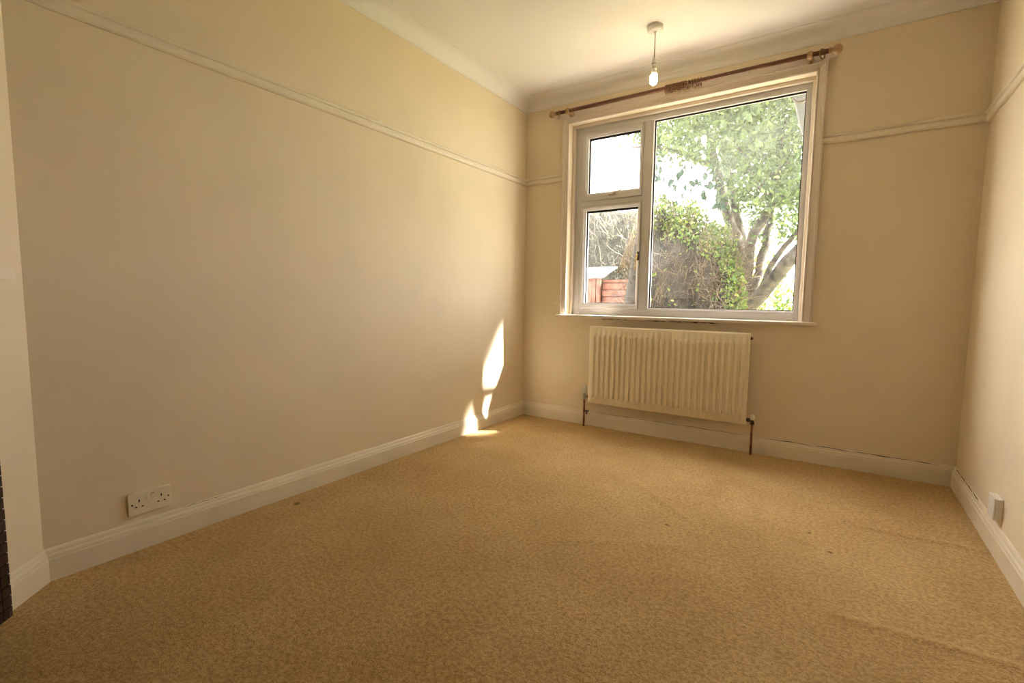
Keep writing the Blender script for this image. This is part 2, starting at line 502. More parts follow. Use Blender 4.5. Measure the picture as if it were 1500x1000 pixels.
SK = [(0, -0.01), (0.019, -0.01), (0.019, 0.074), (0.0165, 0.077), (0.0165, 0.080), (0.015, 0.088), (0.010, 0.094), (0.0095, 0.098), (0.0075, 0.105), (0.004, 0.110), (0, 0.111)]
RAIL = [(0, ZR), (0.010, ZR), (0.016, ZR + 0.006), (0.018, ZR + 0.015), (0.015, ZR + 0.028), (0.013, ZR + 0.034), (0.021, ZR + 0.038), (0.024, ZR + 0.045), (0.020, ZR + 0.052), (0.012, ZR + 0.051), (0.010, ZR + 0.054), (0, ZR + 0.054)]
cov = [(0, ZC), (0.006, ZC), (0.006, ZC + 0.006)]
for k in range(9):
    th = PI / 2 * k / 8
    r = DC - 0.014
    cov.append((DC - 0.006 - r * math.cos(th), ZC + 0.008 + r * math.sin(th)))
cov += [(DC - 0.006, ZT - 0.004), (DC + 0.004, ZT - 0.004), (DC + 0.004, ZT), (0, ZT)]
for i, nm in enumerate(NAMES):
    if nm == 'back':
        pass
    if nm not in ('chimney', 'front'):
        run(i, SK, 'baseboard_' + nm, M_trim, label='moulded cream skirting board along the %s wall' % SIDE[nm], cat='skirting board', kind='structure')
    run(i, cov, 'trim_%d' % (i + 1), M_ceil, label='coved off-white cornice above the %s wall' % SIDE[nm], cat='cornice', kind='structure')
# skirting on the splayed wall stops at the fireplace
FA = 0.172          # where the fireplace starts along the splayed wall
dv = (V[0] - V[4]).normalized(); nv = inward(4)
def dg(a, dist, z):  # a metres along the splayed wall from its window-side end
    p = V[0] - dv * a + nv * dist
    return (p.x, p.y, z)
vv = []
for d, z in SK:
    p = mitre(0, d); vv.append((p.x, p.y, z))
for d, z in SK: vv.append(dg(FA, d, z))
n = len(SK)
m = MB().add(vv, [(k, k + 1, n + k + 1, n + k) for k in range(n - 1)] + [(n - 1, 0, n, 2 * n - 1), tuple(reversed(range(n))), tuple(range(n, 2 * n))])
m.build('baseboard_chimney', M_trim, label='short moulded skirting board beside the dark tiles', cat='skirting board', kind='structure')

def crack(parent, p0, p1, nrm, wmax, mat):
    """open joint where the paint has split along the top of a moulding"""
    p0 = Vector(p0); p1 = Vector(p1); nrm = Vector(nrm); N = 40
    top = []; bot = []
    ph = random.uniform(0, 6)
    for k in range(N + 1):
        t = k / N
        w = wmax * max(0.06, 0.5 + 0.5 * math.sin(t * 17 + ph) * math.sin(t * 41 + ph * 2)) * min(1, t * 12, (1 - t) * 12)
        c = p0.lerp(p1, t) + Vector((0, 0, 0.0012 * math.sin(t * 29 + ph)))
        top.append(c + Vector((0, 0, w / 2 + 0.0002)) + nrm * 0.0006); bot.append(c - Vector((0, 0, w / 2 + 0.0002)) + nrm * 0.0014)
    n = N + 1
    MB().add(top + bot, [(k, k + 1, n + k + 1, n + k) for k in range(N)]).build('paint_crack', mat, parent)
BB = {o.name: o for o in C.objects}
crack(BB['baseboard_back'], (1.84, -0.0065, 0.1075), (2.72, -0.0065, 0.1075), (0, -1, 0), 0.0045, M_soot_gap)
crack(BB['baseboard_back'], (0.70, -0.0065, 0.1075), (1.74, -0.0065, 0.1075), (0, -1, 0), 0.0030, M_soot_gap)
crack(BB['baseboard_right'], (W - 0.006, -0.04, 0.109), (W - 0.006, -0.55, 0.109), (-1, 0, 0), 0.006, M_soot_gap)
crack(BB['baseboard_left'], (0.0065, -2.62, 0.109), (0.0065, -2.45, 0.109), (1, 0, 0), 0.0018, M_soot_gap)
crack(BB['wall_back'], (0.70, 0.0, 0.838), (0.92, 0.0, 0.838), (0, -1, 0), 0.005, M_soot_gap)
crack(BB['wall_back'], (1.05, 0.0, 0.838), (1.55, 0.0, 0.838), (0, -1, 0), 0.007, M_soot_gap)

# picture rails (the window interrupts the one on the end wall)
AX0, AX1 = 0.343, 2.062
run(0, RAIL, 'trim_6', M_trim, label='moulded picture rail along the left wall', cat='picture rail', kind='structure')
run(2, RAIL, 'trim_7', M_trim, label='moulded picture rail along the right wall', cat='picture rail', kind='structure')
def rail_seg(x0f, x1f, name, label):
    m = MB(); vv = []
    for fn in (x0f, x1f):
        for d, z in RAIL: vv.append((fn(d), -d, z))
    n = len(RAIL)
    m.add(vv, [(k, k + 1, n + k + 1, n + k) for k in range(n - 1)] + [(n - 1, 0, n, 2 * n - 1), tuple(reversed(range(n))), tuple(range(n, 2 * n))])
    m.build(name, M_trim, label=label, cat='picture rail', kind='structure')
rail_seg(lambda d: d, lambda d: AX0, 'trim_8', 'short picture rail left of the window')
rail_seg(lambda d: AX1, lambda d: W - d, 'trim_9', 'picture rail right of the window')

# ------------------------------------------------------------------ window
win = empty('window_1', (1.21, 0.08, WZ0), 'white three-light window with painted surround', 'window', kind='structure')
# architrave: mitred moulding on three sides
def arch_profile():
    # (offset outward from opening edge, depth into the room)
    return [(0.0, 0.0), (0.0, 0.012), (0.004, 0.016), (0.010, 0.016), (0.013, 0.012), (0.018, 0.015), (0.040, 0.021), (0.043, 0.026), (0.050, 0.026), (0.054, 0.022), (0.054, 0.0)]
ap = arch_profile(); n = len(ap)
vv = []
for (cx_, cz_, sx, sz) in ((WX0, WZ0 + 0.002, -1, 0), (WX0, WZ1, -1, 1), (WX1, WZ1, 1, 1), (WX1, WZ0 + 0.002, 1, 0)):
    for o_, d_ in ap: vv.append((cx_ + sx * o_, -d_, cz_ + sz * o_))
def strip(a, b):
    return [(a * n + k, a * n + k + 1, b * n + k + 1, b * n + k) for k in range(n - 1)] + [(a * n + n - 1, a * n, b * n, b * n + n - 1)]
for (a, b, nm) in ((0, 1, 'architrave'), (1, 2, 'architrave'), (2, 3, 'architrave')):
    m = MB(); m.add(vv[a * n:(b + 1) * n], [tuple(i - a * n for i in f) for f in strip(a, b)] + [tuple(reversed(range(n))), tuple(range(n, 2 * n))])
    m.build(nm, M_trimw, win)
# lining and stop beads
FY = 0.080
for bx in ((WX0, WX0 + 0.022, 0.048, FY, WZ0 + 0.004, WZ1 - 0.022), (WX1 - 0.018, WX1, 0.048, FY, WZ0 + 0.004, WZ1 - 0.022), (WX0, WX1, 0.048, FY, WZ1 - 0.022, WZ1)):
    MB().cbox(*bx, 0.003).build('stop_bead', M_trimw, win)
MB().cbox(0.322, 2.106, -0.042, FY, 0.843, 0.866, 0.006).build('window_sill', M_trimw, win)
# outer frame members
MX0, MX1 = 0.962, 1.034       # mullion
TZ0, TZ1 = 1.716, 1.752       # transom
GX0, GX1, GZ0, GZ1 = 1.034, 1.974, 0.930, 2.283
fr = [('frame_stile', (WX0, 0.471, FY, 0.145, WZ0, WZ1)), ('frame_stile', (GX1, WX1, FY, 0.145, WZ0, WZ1)),
      ('frame_head', (0.471, GX1, FY, 0.145, 2.277, WZ1)), ('frame_cill', (0.471, GX1, FY, 0.145, WZ0, 0.914)),
      ('mullion', (MX0, MX1, FY, 0.145, 0.914, 2.277)), ('transom', (0.471, MX0, FY, 0.145, TZ0, TZ1))]
for nm, b in fr: MB().cbox(*b, 0.003).build(nm, M_pvc, win)
def ring_mesh(x0, x1, z0, z1, gx0, gx1, gz0, gz1, y0, y1, yb):
    """sash: flat face at y0 stepping in along a bevelled bead to the glass at y1"""
    m = MB()
    o = [(x0, z0), (x1, z0), (x1, z1), (x0, z1)]
    g = [(gx0, gz0), (gx1, gz0), (gx1, gz1), (gx0, gz1)]
    bd = 0.016
    h = [(gx0 - bd, gz0 - bd), (gx1 + bd, gz0 - bd), (gx1 + bd, gz1 + bd), (gx0 - bd, gz1 + bd)]
    layers = [(o, yb), (o, y0 + 0.004), ([(x0 + .004, z0 + .004), (x1 - .004, z0 + .004), (x1 - .004, z1 - .004), (x0 + .004, z1 - .004)], y0),
              (h, y0), (h, y0 + 0.003), (g, y0 + 0.012), (g, yb)]
    vv = [(x, y, z) for pts, y in layers for x, z in pts]
    ff = []
    for a in range(len(layers)):
        b = (a + 1) % len(layers)
        for k in range(4):
            k2 = (k + 1) % 4
            ff.append((a * 4 + k, a * 4 + k2, b * 4 + k2, b * 4 + k))
    return m.add(vv, ff)
def gasket_shadow(gx0, gx1, gz0, gz1, y, parent, w=0.006):
    top_shadow_w = 0.016  # top and left strips widened to stand for frame shadow and reflection
    for b in ((gx0, gx0 + w + 0.003, y - 0.006, y, gz0, gz1), (gx1 - w, gx1, y - 0.006, y, gz0, gz1), (gx0 + w, gx1 - w, y - 0.006, y, gz0, gz0 + 0.004), (gx0 + w, gx1 - w, y - 0.006, y, gz1 - top_shadow_w, gz1)):
        MB().box(*b).build('gasket_shadow', M_gask, parent)
def pane(gx0, gx1, gz0, gz1, y, mat, parent):
    return MB().box(gx0, gx1, y, y + 0.0005, gz0, gz1).build('pane', mat, parent)
# fixed light: bead round the glass
m = ring_mesh(GX0 - 0.018, GX1 + 0.002, GZ0 - 0.016, GZ1 + 0.002, GX0 + 0.002, GX1 - 0.002, GZ0, GZ1, FY - 0.003, 0.1, 0.14)
bead = m.build('glazing_bead', M_pvc, win)
pane(GX0, GX1, GZ0, GZ1, 0.108, M_glass, win); gasket_shadow(GX0 + .002, GX1 - .002, GZ0, GZ1, 0.106, win)
# upper and lower opening sashes
sh = ring_mesh(0.474, 0.960, 1.755, 2.274, 0.524, 0.936, 1.812, 2.232, 0.070, 0.1, 0.14).build('sash', M_pvc, win, label='small upper opening sash')
pane(0.524, 0.936, 1.812, 2.232, 0.108, M_glass, sh); gasket_shadow(0.524, 0.936, 1.812, 2.232, 0.106, sh)
m = MB(); m.cbox(0.705, 0.765, 0.056, 0.071, 1.776, 1.790, 0.003); m.tube([(0.735, 0.050, 1.786), (0.79, 0.046, 1.800), (0.835, 0.048, 1.818)], [0.006, 0.005, 0.004], 8)
m.build('stay_handle', M_chrome, sh, label='small grey metal stay handle')
sl = ring_mesh(0.474, 0.960, 0.917, 1.713, 0.516, 0.936, 0.960, 1.680, 0.070, 0.1, 0.14).build('sash', M_pvc, win, label='lower opening sash with brass handle')
pane(0.516, 0.936, 0.960, 1.680, 0.108, M_glass2, sl); gasket_shadow(0.516, 0.936, 0.960, 1.680, 0.106, sl)
m = MB(); m.cbox(0.945, 0.963, 0.058, 0.071, 1.282, 1.345, 0.004); m.tube([(0.954, 0.045, 1.322), (0.953, 0.062, 1.322)], 0.008, 10)
hd = m.build('handle', M_darkbr, sl, label='dark bronze window handle')
MB().tube([(0.954, 0.044, 1.326), (0.949, 0.038, 1.29), (0.944, 0.036, 1.25), (0.940, 0.040, 1.205)], [0.007, 0.007, 0.006, 0.0045], 8).build('lever', M_brass, hd)

# ------------------------------------------------------------------ curtain pole board, pole and rings
MB().cbox(0.285, 2.118, -0.020, 0.0, 2.390, 2.432, 0.003).build('trim_10', M_trimw, label='painted batten above the window carrying the curtain pole', cat='batten', kind='structure')
PY, PZ = -0.092, 2.404
pole = empty('curtain_pole', (1.2, PY, PZ - 0.026), 'brown wooden curtain pole with ball ends above the window', 'curtain pole')
MB().tube([(0.325, PY, PZ), (2.085, PY, PZ)], 0.0135, 16).build('rod', M_pole, pole)
for s, x in ((-1, 0.325), (1, 2.085)):
    prof = [(-0.006, 0.0), (-0.006, 0.016), (0.004, 0.016), (0.007, 0.012), (0.010, 0.013)]
    for k in range(9):
        th = PI * (0.16 + 0.84 * k / 8)
        prof.append((0.034 - 0.026 * math.cos(th), 0.026 * math.sin(th)))
    MB().lathe((x, PY, PZ), (s, 0, 0), prof, 18).build('finial', M_finial, pole)
for x in (0.425, 1.988):
    m = MB().tube([(x, -0.0195, PZ - 0.004), (x, -0.028, PZ - 0.004), (x, -0.030, PZ - 0.004), (x, PY + 0.012, PZ - 0.004)], [0.020, 0.020, 0.013, 0.013], 16)
    m.lathe((x - 0.013, PY, PZ), (1, 0, 0), [(0, 0.0137), (0, 0.0195), (0.003, 0.021), (0.023, 0.021), (0.026, 0.0195), (0.026, 0.0137)], 18)
    b = m.build('bracket', M_finial, pole)
    MB().tube([(x, -0.045, PZ - 0.0155), (x, -0.045, PZ - 0.019)], 0.004, 8).build('screw_hole', M_hole, b)
ring0 = empty('curtain_ring', (0, 0, 0), None, 'curtain ring')
zc = -0.0085
MB().torus((0, 0, zc), (1, 0, 0), 0.0255, 0.0034).build('hoop', M_ring, ring0)
MB().torus((0, 0, zc - 0.0340), (0, 1, 0), 0.0042, 0.0011, 12, 6).build('screw_eye', M_brass, ring0)
xs_ = []
x = 1.166
for k in range(21):
    xs_.append(x); x += 0.0086 if k < 15 else 0.0185
xs_ = [0.352] + xs_ + [2.048]
for k, x in enumerate(xs_):
    r = ring0 if k == 0 else copy_tree(ring0)
    r.location = (x, PY, PZ)
    a = random.uniform(-0.12, 0.12) if 0 < k < 16 else random.uniform(-0.25, 0.25)
    r.rotation_euler = (random.uniform(-0.15, 0.15), 0, a if 0 < k < len(xs_) - 1 else (0.5 if k == 0 else -0.45))
    r['group'] = 'wooden rings on the curtain pole'
    if k == 0: r['label'] = 'single wooden curtain ring at the left end of the pole'
    elif k == len(xs_) - 1: r['label'] = 'single wooden curtain ring at the right end of the pole'
    elif k == 1: r['label'] = 'leftmost wooden curtain ring of the middle bunch'
    elif k >= len(xs_) - 6: r['label'] = 'spaced wooden curtain ring, %s of the middle bunch' % ['fifth from the right', 'fourth from the right', 'third from the right', 'second from the right', 'rightmost'][k - (len(xs_) - 6)]
    else: r['label'] = 'wooden curtain ring packed tightly in the middle bunch'

# ------------------------------------------------------------------ radiator
RX0, RX1, RZ0, RZ1, RY = 0.650, 1.759, 0.198, 0.783, -0.090
rad = empty('radiator', ((RX0 + RX1) / 2, -0.05, 0.0), 'cream ribbed panel radiator below the window', 'radiator')
NF = 27
pitch = (RX1 - RX0 - 0.032) / NF
def flute(u):
    u = u % 1.0
    a = abs(u - 0.5) * 2          # 1 at the groove between ribs
    t = min(max((0.64 - a) / 0.17, 0), 1)
    return t * t * (3 - 2 * t)
cols = [RX0, RX0 + 0.004]
us = []
x0 = RX0 + 0.016
SUB = 14
cols += [x0 + pitch * k / SUB for k in range(NF * SUB + 1)] + [RX1 - 0.004, RX1]
fz = [RZ0, RZ0 + 0.004, RZ0 + 0.046] + [RZ0 + 0.046 + 0.022 * k / 5 for k in range(1, 6)]
fz += [RZ1 - 0.060 - 0.022 + 0.022 * k / 5 for k in range(0, 6)] + [RZ1 - 0.004, RZ1]
vv = []
for ix, x in enumerate(cols):
    for z in fz:
        edge = ix in (0, len(cols) - 1) or z in (RZ0, RZ1)
        h = 0.0
        if x0 <= x <= x0 + pitch * NF:
            e = min((z - (RZ0 + 0.046)) / 0.022, (RZ1 - 0.060 - z) / 0.022)
            e = min(max(e, 0), 1); e = math.sqrt(max(0, 1 - (1 - e) ** 2))
            h = 0.015 * flute((x - x0) / pitch) * e
        vv.append((x, RY - h + (0.004 if edge else 0), z))
nz = len(fz)
ff = [(a * nz + b, (a + 1) * nz + b, (a + 1) * nz + b + 1, a * nz + b + 1) for a in range(len(cols) - 1) for b in range(nz - 1)]
m = MB().add(vv, ff, True)
m.box(RX0, RX1, RY + 0.0035, RY + 0.012, RZ0, RZ1)
m.build('front_panel', M_rad, rad)
m = MB(); m.cbox(RX0 + 0.004, RX1 - 0.004, RY + 0.009, RY + 0.015, RZ0 - 0.006, RZ0 + 0.02, 0.001); m.cbox(RX0 + 0.004, RX1 - 0.004, RY + 0.009, RY + 0.015, RZ1 - 0.02, RZ1 + 0.004, 0.001)
m.build('seam', M_rad, rad)
m = MB(); k = 0; x = RX0 + 0.05
pts = []
while x < RX1 - 0.05:
    pts.append((x, RY + 0.013 if k % 4 in (0, 1) else RY + 0.045)); x += 0.012; k += 1
vv = [(x, y, z) for z in (RZ0 + 0.06, RZ1 - 0.05) for x, y in pts]
n = len(pts)
m.add(vv, [(i, i + 1, n + i + 1, n + i) for i in range(n - 1)])
m.build('convector', M_rad, rad)
for x in (RX0 + 0.17, RX1 - 0.17):
    MB().cbox(x - 0.02, x + 0.02, -0.044, -0.0013, RZ0 + 0.05, RZ1 - 0.05, 0.002).build('wall_bracket', M_rad, rad)
MB().tube([(RX1 - 0.004, RY + 0.022, RZ1 - 0.030), (RX1 + 0.008, RY + 0.022, RZ1 - 0.030), (RX1 + 0.0085, RY + 0.022, RZ1 - 0.030), (RX1 + 0.014, RY + 0.022, RZ1 - 0.030)], [0.0105, 0.0105, 0.006, 0.006], 10).build('bleed_valve', M_darkbr, rad)
# left: thermostatic valve on a copper tail with a drain cock
VX, VY = 0.607, -0.060
v1 = MB().tube([(VX, VY, 0.212), (VX, VY, 0.224), (VX, VY, 0.2245), (VX, VY, 0.262)], [0.013, 0.013, 0.010, 0.010], 12)
v1.tube([(VX, VY, 0.240), (RX0 + 0.01, VY, 0.240)], 0.009, 10); v1.tube([(VX + 0.016, VY, 0.240), (VX + 0.030, VY, 0.240)], 0.014, 6, smooth=False)
v1 = v1.build('valve_body', M_chrome, rad)
hm = MB().lathe((VX, VY, 0.258), (0, 0, 1), [(0, 0), (0, 0.014), (0.006, 0.0185), (0.020, 0.0195), (0.030, 0.0185), (0.032, 0.017), (0.036, 0.0185), (0.058, 0.0165), (0.064, 0.013), (0.066, 0)], 18)
for k in range(9):
    th = 2 * PI * k / 9
    hm.cbox(VX + 0.0185 * math.cos(th) - 0.002, VX + 0.0185 * math.cos(th) + 0.002, VY + 0.0185 * math.sin(th) - 0.002, VY + 0.0185 * math.sin(th) + 0.002, 0.262, 0.287, 0.0008)
hm.build('thermostat_head', M_plast, v1)
MB().tube([(VX, VY, -0.002), (VX, VY, 0.214)], 0.0078, 12).build('pipe', M_copper, rad)
m = MB().tube([(VX, VY, 0.122), (VX + 0.028, VY - 0.006, 0.122)], 0.008, 10)
m.tube([(VX + 0.026, VY - 0.006, 0.130), (VX + 0.026, VY - 0.006, 0.098)], [0.008, 0.005], 8); m.tube([(VX + 0.028, VY - 0.006, 0.122), (VX + 0.042, VY - 0.008, 0.126)], [0.007, 0.005], 6)
m.build('drain_cock', M_darkbr, rad)
# right: lockshield valve
VX = 1.793
v2 = MB().tube([(VX, VY, 0.198), (VX, VY, 0.211), (VX, VY, 0.2115), (VX, VY, 0.236)], [0.013, 0.013, 0.010, 0.010], 12)
v2.tube([(RX1 - 0.01, VY, 0.224), (VX, VY, 0.224)], 0.009, 10); v2.tube([(VX - 0.030, VY, 0.224), (VX - 0.014, VY, 0.224)], 0.014, 6, smooth=False)
v2 = v2.build('valve_body', M_darkbr, rad)
MB().lathe((VX, VY, 0.228), (0, 0, 1), [(0, 0), (0, 0.013), (0.008, 0.0135), (0.030, 0.011), (0.034, 0.008), (0.035, 0)], 16).build('valve_cap', M_plast, v2)
MB().tube([(VX, VY, -0.002), (VX, VY, 0.200)], 0.0078, 12).build('pipe', M_copper, rad)

# ------------------------------------------------------------------ pendant lamp
LX, LY = 1.225, -0.539
lamp = empty('pendant_lamp', (LX, LY, 2.24), 'bare lit bulb hanging on a short cord from the ceiling', 'lamp')
MB().lathe((LX, LY, ZT), (0, 0, -1), [(0, 0), (0, 0.045), (0.020, 0.045), (0.027, 0.041), (0.030, 0.034), (0.031, 0.012), (0.034, 0.010), (0.040, 0.007), (0.041, 0)], 28).build('ceiling_rose', M_plast, lamp)
MB().tube([(LX, LY, ZT - 0.036), (LX + 0.0008, LY, 2.47), (LX, LY, 2.392)], 0.0032, 8).build('cord', M_cord, lamp)
hl = MB().lathe((LX, LY, 2.400), (0, 0, -1), [(0, 0), (0, 0.006), (0.004, 0.010), (0.016, 0.0125), (0.030, 0.0135), (0.0305, 0.0145), (0.052, 0.0150), (0.058, 0.0145), (0.058, 0.0)], 20).build('lamp_holder', M_plast, lamp)
MB().torus((LX, LY, 2.371), (0, 0, 1), 0.0138, 0.0014, 18, 6).build('shade_ring', M_gask, hl)
MB().torus((LX, LY, 2.344), (0, 0, 1), 0.0143, 0.0016, 18, 6).build('shade_ring', M_gask, hl)
MB().lathe((LX, LY, 2.343), (0, 0, -1), [(0, 0.011), (0.008, 0.0115), (0.010, 0.0145), (0.024, 0.0155), (0.028, 0.013)], 18).build('bulb_base', M_plast, lamp)
bl = MB()
pts = []                                    # tight spiral tube of a compact fluorescent bulb
for k in range(73):
    th = 2 * PI * k / 24
    rr = 0.0120 + 0.002 * math.sin(PI * k / 72)
    pts.append((LX + rr * math.cos(th), LY + rr * math.sin(th), 2.311 - 0.052 * k / 72))
bl.tube(pts, 0.0085, 12)
bl.lathe((LX, LY, 2.318), (0, 0, -1), [(0, 0.0), (0, 0.013), (0.02, 0.011), (0.055, 0.011), (0.066, 0.008), (0.067, 0)], 20)
bl.build('bulb', M_bulb, lamp)

# ------------------------------------------------------------------ double socket on the left wall
sk = empty('double_socket', (0, -2.729, 0.137), 'yellowed double wall socket low on the left wall', 'socket')
MB().cbox(0.0, 0.012, -2.801, -2.657, 0.137, 0.223, 0.002).build('faceplate', M_plasty, sk)
for cy_, sgn in ((-2.766, 1), (-2.692, 1)):
    MB().box(0.0115, 0.0123, cy_ - 0.0022, cy_ + 0.0022, 0.186, 0.1965).build('pin_hole', M_hole, sk)
    for dy in (-0.0105, 0.0105):
        MB().box(0.0115, 0.0123, cy_ + dy - 0.0035, cy_ + dy + 0.0035, 0.1655, 0.1700).build('pin_hole', M_hole, sk)
for y_ in (-2.789, -2.668):
    MB().tube([(0.0115, y_, 0.180), (0.0124, y_, 0.180)], 0.0035, 10).build('screw', M_darkbr, sk)
for y_, tilt in ((-2.7365, 1), (-2.7215, -1)):
    m = MB()
    z0, z1 = 0.188, 0.210
    a, b = (0.0165, 0.0128) if tilt > 0 else (0.0128, 0.0165)
    m.add([(0.0115, y_ - 0.006, z0), (0.0115, y_ + 0.006, z0), (0.0115, y_ + 0.006, z1), (0.0115, y_ - 0.006, z1),
           (a, y_ - 0.006, z0), (a, y_ + 0.006, z0), (b, y_ + 0.006, z1), (b, y_ - 0.006, z1)],
          [(0, 3, 2, 1), (4, 5, 6, 7), (0, 1, 5, 4), (1, 2, 6, 5), (2, 3, 7, 6), (3, 0, 4, 7)])
    sw = m.build('switch', M_plasty, sk)
    if tilt < 0: MB().box(0.0150, 0.0168, y_ - 0.004, y_ + 0.004, z1 - 0.0005, z1 + 0.002).build('red_mark', M_red, sw)

# ------------------------------------------------------------------ small white box on the right wall
bx_ = empty('socket_box', (W, -0.83, 0.138), 'small white plastic socket box above the right skirting board', 'socket')
MB().cbox(W - 0.020, W, -0.873, -0.787, 0.139, 0.225, 0.002).build('back_box', M_plast, bx_)
MB().cbox(W - 0.027, W - 0.0202, -0.874, -0.786, 0.138, 0.226, 0.002).build('faceplate', M_plast, bx_)

# ------------------------------------------------------------------ tiled fireplace on the splayed wall
FB = FA + 0.021
fire = empty('fireplace', dg(0.66, 0.0, 0.0), 'dark mosaic tiled fireplace at the far left edge', 'fireplace')
FT = 0.034
def dbox(m, a0, a1, d0, d1, z0, z1):
    vv = [dg(a, d, z) for z in (z0, z1) for a, d in ((a0, d0), (a1, d0), (a1, d1), (a0, d1))]
    return m.add(vv, [(0, 3, 2, 1), (4, 5, 6, 7), (0, 1, 5, 4), (1, 2, 6, 5), (2, 3, 7, 6), (3, 0, 4, 7)])
FW = 0.90
JW = 0.204
m = MB()
dbox(m, FB, FB + JW, 0.0005, FT, 0, 1.02); dbox(m, FB + FW - JW, FB + FW, 0.0005, FT, 0, 1.02); dbox(m, FB + JW, FB + FW - JW, 0.0005, FT, 0.68, 1.02)
m.build('surround', M_grout, fire)
m = MB(); dbox(m, FB + JW, FB + FW - JW, 0.0005, 0.006, 0, 0.68); m.build('fireback', M_soot_gap, fire)
TP = 0.034
tile_me = None
nrows = 30
for c in range(6):
    for r in range(nrows):
        a = FB + 0.001 + c * TP; z = 0.002 + r * TP
        if tile_me is None:
            m = MB(); dbox(m, a, a + TP - 0.003, FT, FT + 0.006, z, z + TP - 0.003)
            t = m.build('tile', M_tile, fire); tile_me = t; t_a, t_z = a, z
        else:
            t = tile_me.copy(); C.objects.link(t); t.parent = fire
            off = Vector(dg(a, 0, z)) - Vector(dg(t_a, 0, t_z))
            t.location = off + Vector((nv.x, nv.y, 0)) * random.uniform(-0.0008, 0.0008)
m = MB()
for c in range(6, 28):
    for r in range(nrows):
        a = FB + 0.001 + c * TP; z = 0.002 + r * TP
        if a + TP > FB + FW: continue
        if FB + JW - 0.002 <= a < FB + FW - JW - 0.003 and z < 0.678: continue
        dbox(m, a, a + TP - 0.003, FT, FT + 0.006, z, z + TP - 0.003)
m.build('tile_field', M_tile, fire, kind='stuff')
m = MB(); dbox(m, FB - 0.02, FB + FW + 0.02, 0.0005, 0.10, 1.025, 1.055); m.build('mantel_shelf', M_trim, fire)

# ------------------------------------------------------------------ garden
GZ_ = -0.35
MB().box(-22, 22, 2.2, 40, GZ_ - 0.1, GZ_).build('garden_lawn', M_grass, label='sunlit lawn of the back garden beyond the window', cat='lawn', kind='structure')
m = MB(); m.box(-6, 8, TH, 2.2, GZ_ - 0.1, GZ_ + 0.01)
m.build('bounce_patio', M_patio, label='unseen pale patio outside the window, added to bounce light upward', cat='patio', kind='structure')  # unseen patio added to throw light up onto the ceiling

# overhead drainpipe running out from the house
dp = empty('drainpipe', (1.90, 1.8, GZ_), 'grey plastic drainpipe running out at the top right of the window', 'pipe')
DX, DZ = 1.902, 2.468
MB().tube([(DX, TH, DZ), (DX, 2.85, DZ)], 0.055, 20).build('pipe', M_pipe, dp)
for y_ in (0.66, 1.55, 2.6):
    MB().lathe((DX, y_ - 0.018, DZ), (0, 1, 0), [(0, 0.0555), (0, 0.061), (0.036, 0.061), (0.036, 0.0555)], 20).build('pipe_clip', M_darkbr, dp)
MB().cbox(DX - 0.045, DX + 0.045, 2.77, 2.86, GZ_, DZ - 0.05, 0.004).build('post', M_bark, dp)

# ---- leaves
def leaf_arrays(pos, nrm, axis, L, Wd):
    """leaf blades with a folded midrib: 6 triangles each"""
    N = len(pos)
    axis = axis / np.linalg.norm(axis, axis=1, keepdims=True)
    side = np.cross(axis, nrm); side /= np.linalg.norm(side, axis=1, keepdims=True) + 1e-9
    up = np.cross(side, axis)
    L = L[:, None]; Wd = Wd[:, None]
    p0 = pos
    p1 = pos + axis * L * 0.38 + side * Wd * 0.5 + up * Wd * 0.18
    p2 = pos + axis * L * 0.38 - side * Wd * 0.5 + up * Wd * 0.18
    p3 = pos + axis * L * 0.75 + side * Wd * 0.33 - up * L * 0.02 + up * Wd * 0.10
    p4 = pos + axis * L * 0.75 - side * Wd * 0.33 - up * L * 0.02 + up * Wd * 0.10
    p5 = pos + axis * L - up * L * 0.12
    p6 = pos + axis * L * 0.5
    v = np.stack([p0, p1, p2, p3, p4, p5, p6], 1).reshape(-1, 3)
    f = np.array([[0, 6, 1], [0, 2, 6], [1, 6, 3], [2, 4, 6], [3, 6, 5], [4, 5, 6]])
    t = (np.arange(N)[:, None, None] * 7 + f[None]).reshape(-1, 3)
    return v, t
def rand_leaves(pos, L0, L1, ratio, droop=0.4, flat=0.5):
    N = len(pos)
    ax = rng.normal(size=(N, 3)); ax[:, 2] -= droop
    nr = rng.normal(size=(N, 3)); nr[:, 2] += flat * 2
    L = rng.uniform(L0, L1, N)
    return leaf_arrays(pos, nr, ax, L, L * ratio * rng.uniform(0.8, 1.2, N))

AT = lambda px, py, y: np.array(at(px, py, y))
SUNV = np.array(TO_SUN)

# ---- tree
tb = at(1092, 470, 4.6)
tree = empty('garden_tree', (tb.x, 4.6, GZ_), 'many-stemmed leafy tree filling the right of the window', 'tree')
def limb(pts, rad, name='branch', n=9):
    P_ = [Vector(at(*p)) if len(p) == 3 and abs(p[0]) > 20 else Vector(p) for p in pts]
    # smooth by subdividing
    for _ in range(2):
        Q = [P_[0]]; 
        for a, b in zip(P_[:-1], P_[1:]): Q += [a * 0.75 + b * 0.25, a * 0.25 + b * 0.75]
        Q.append(P_[-1]); P_ = Q
    rr = np.interp(np.linspace(0, 1, len(P_)), np.linspace(0, 1, len(rad)), rad)
    P_ = [p + Vector(rng.normal(0, 0.006, 3)) for p in P_]
    MB().tube(P_, list(rr), n).build(name, M_bark, tree)
g0 = (tb.x, 4.6, GZ_ - 0.05)
limb([g0, (1090, 452, 4.6), (1094, 400, 4.6), (1099, 352, 4.55), (1112, 328, 4.5), (1127, 308, 4.4), (1134, 290, 4.3)], [0.09, 0.085, 0.075, 0.068, 0.055], 'trunk', 12)
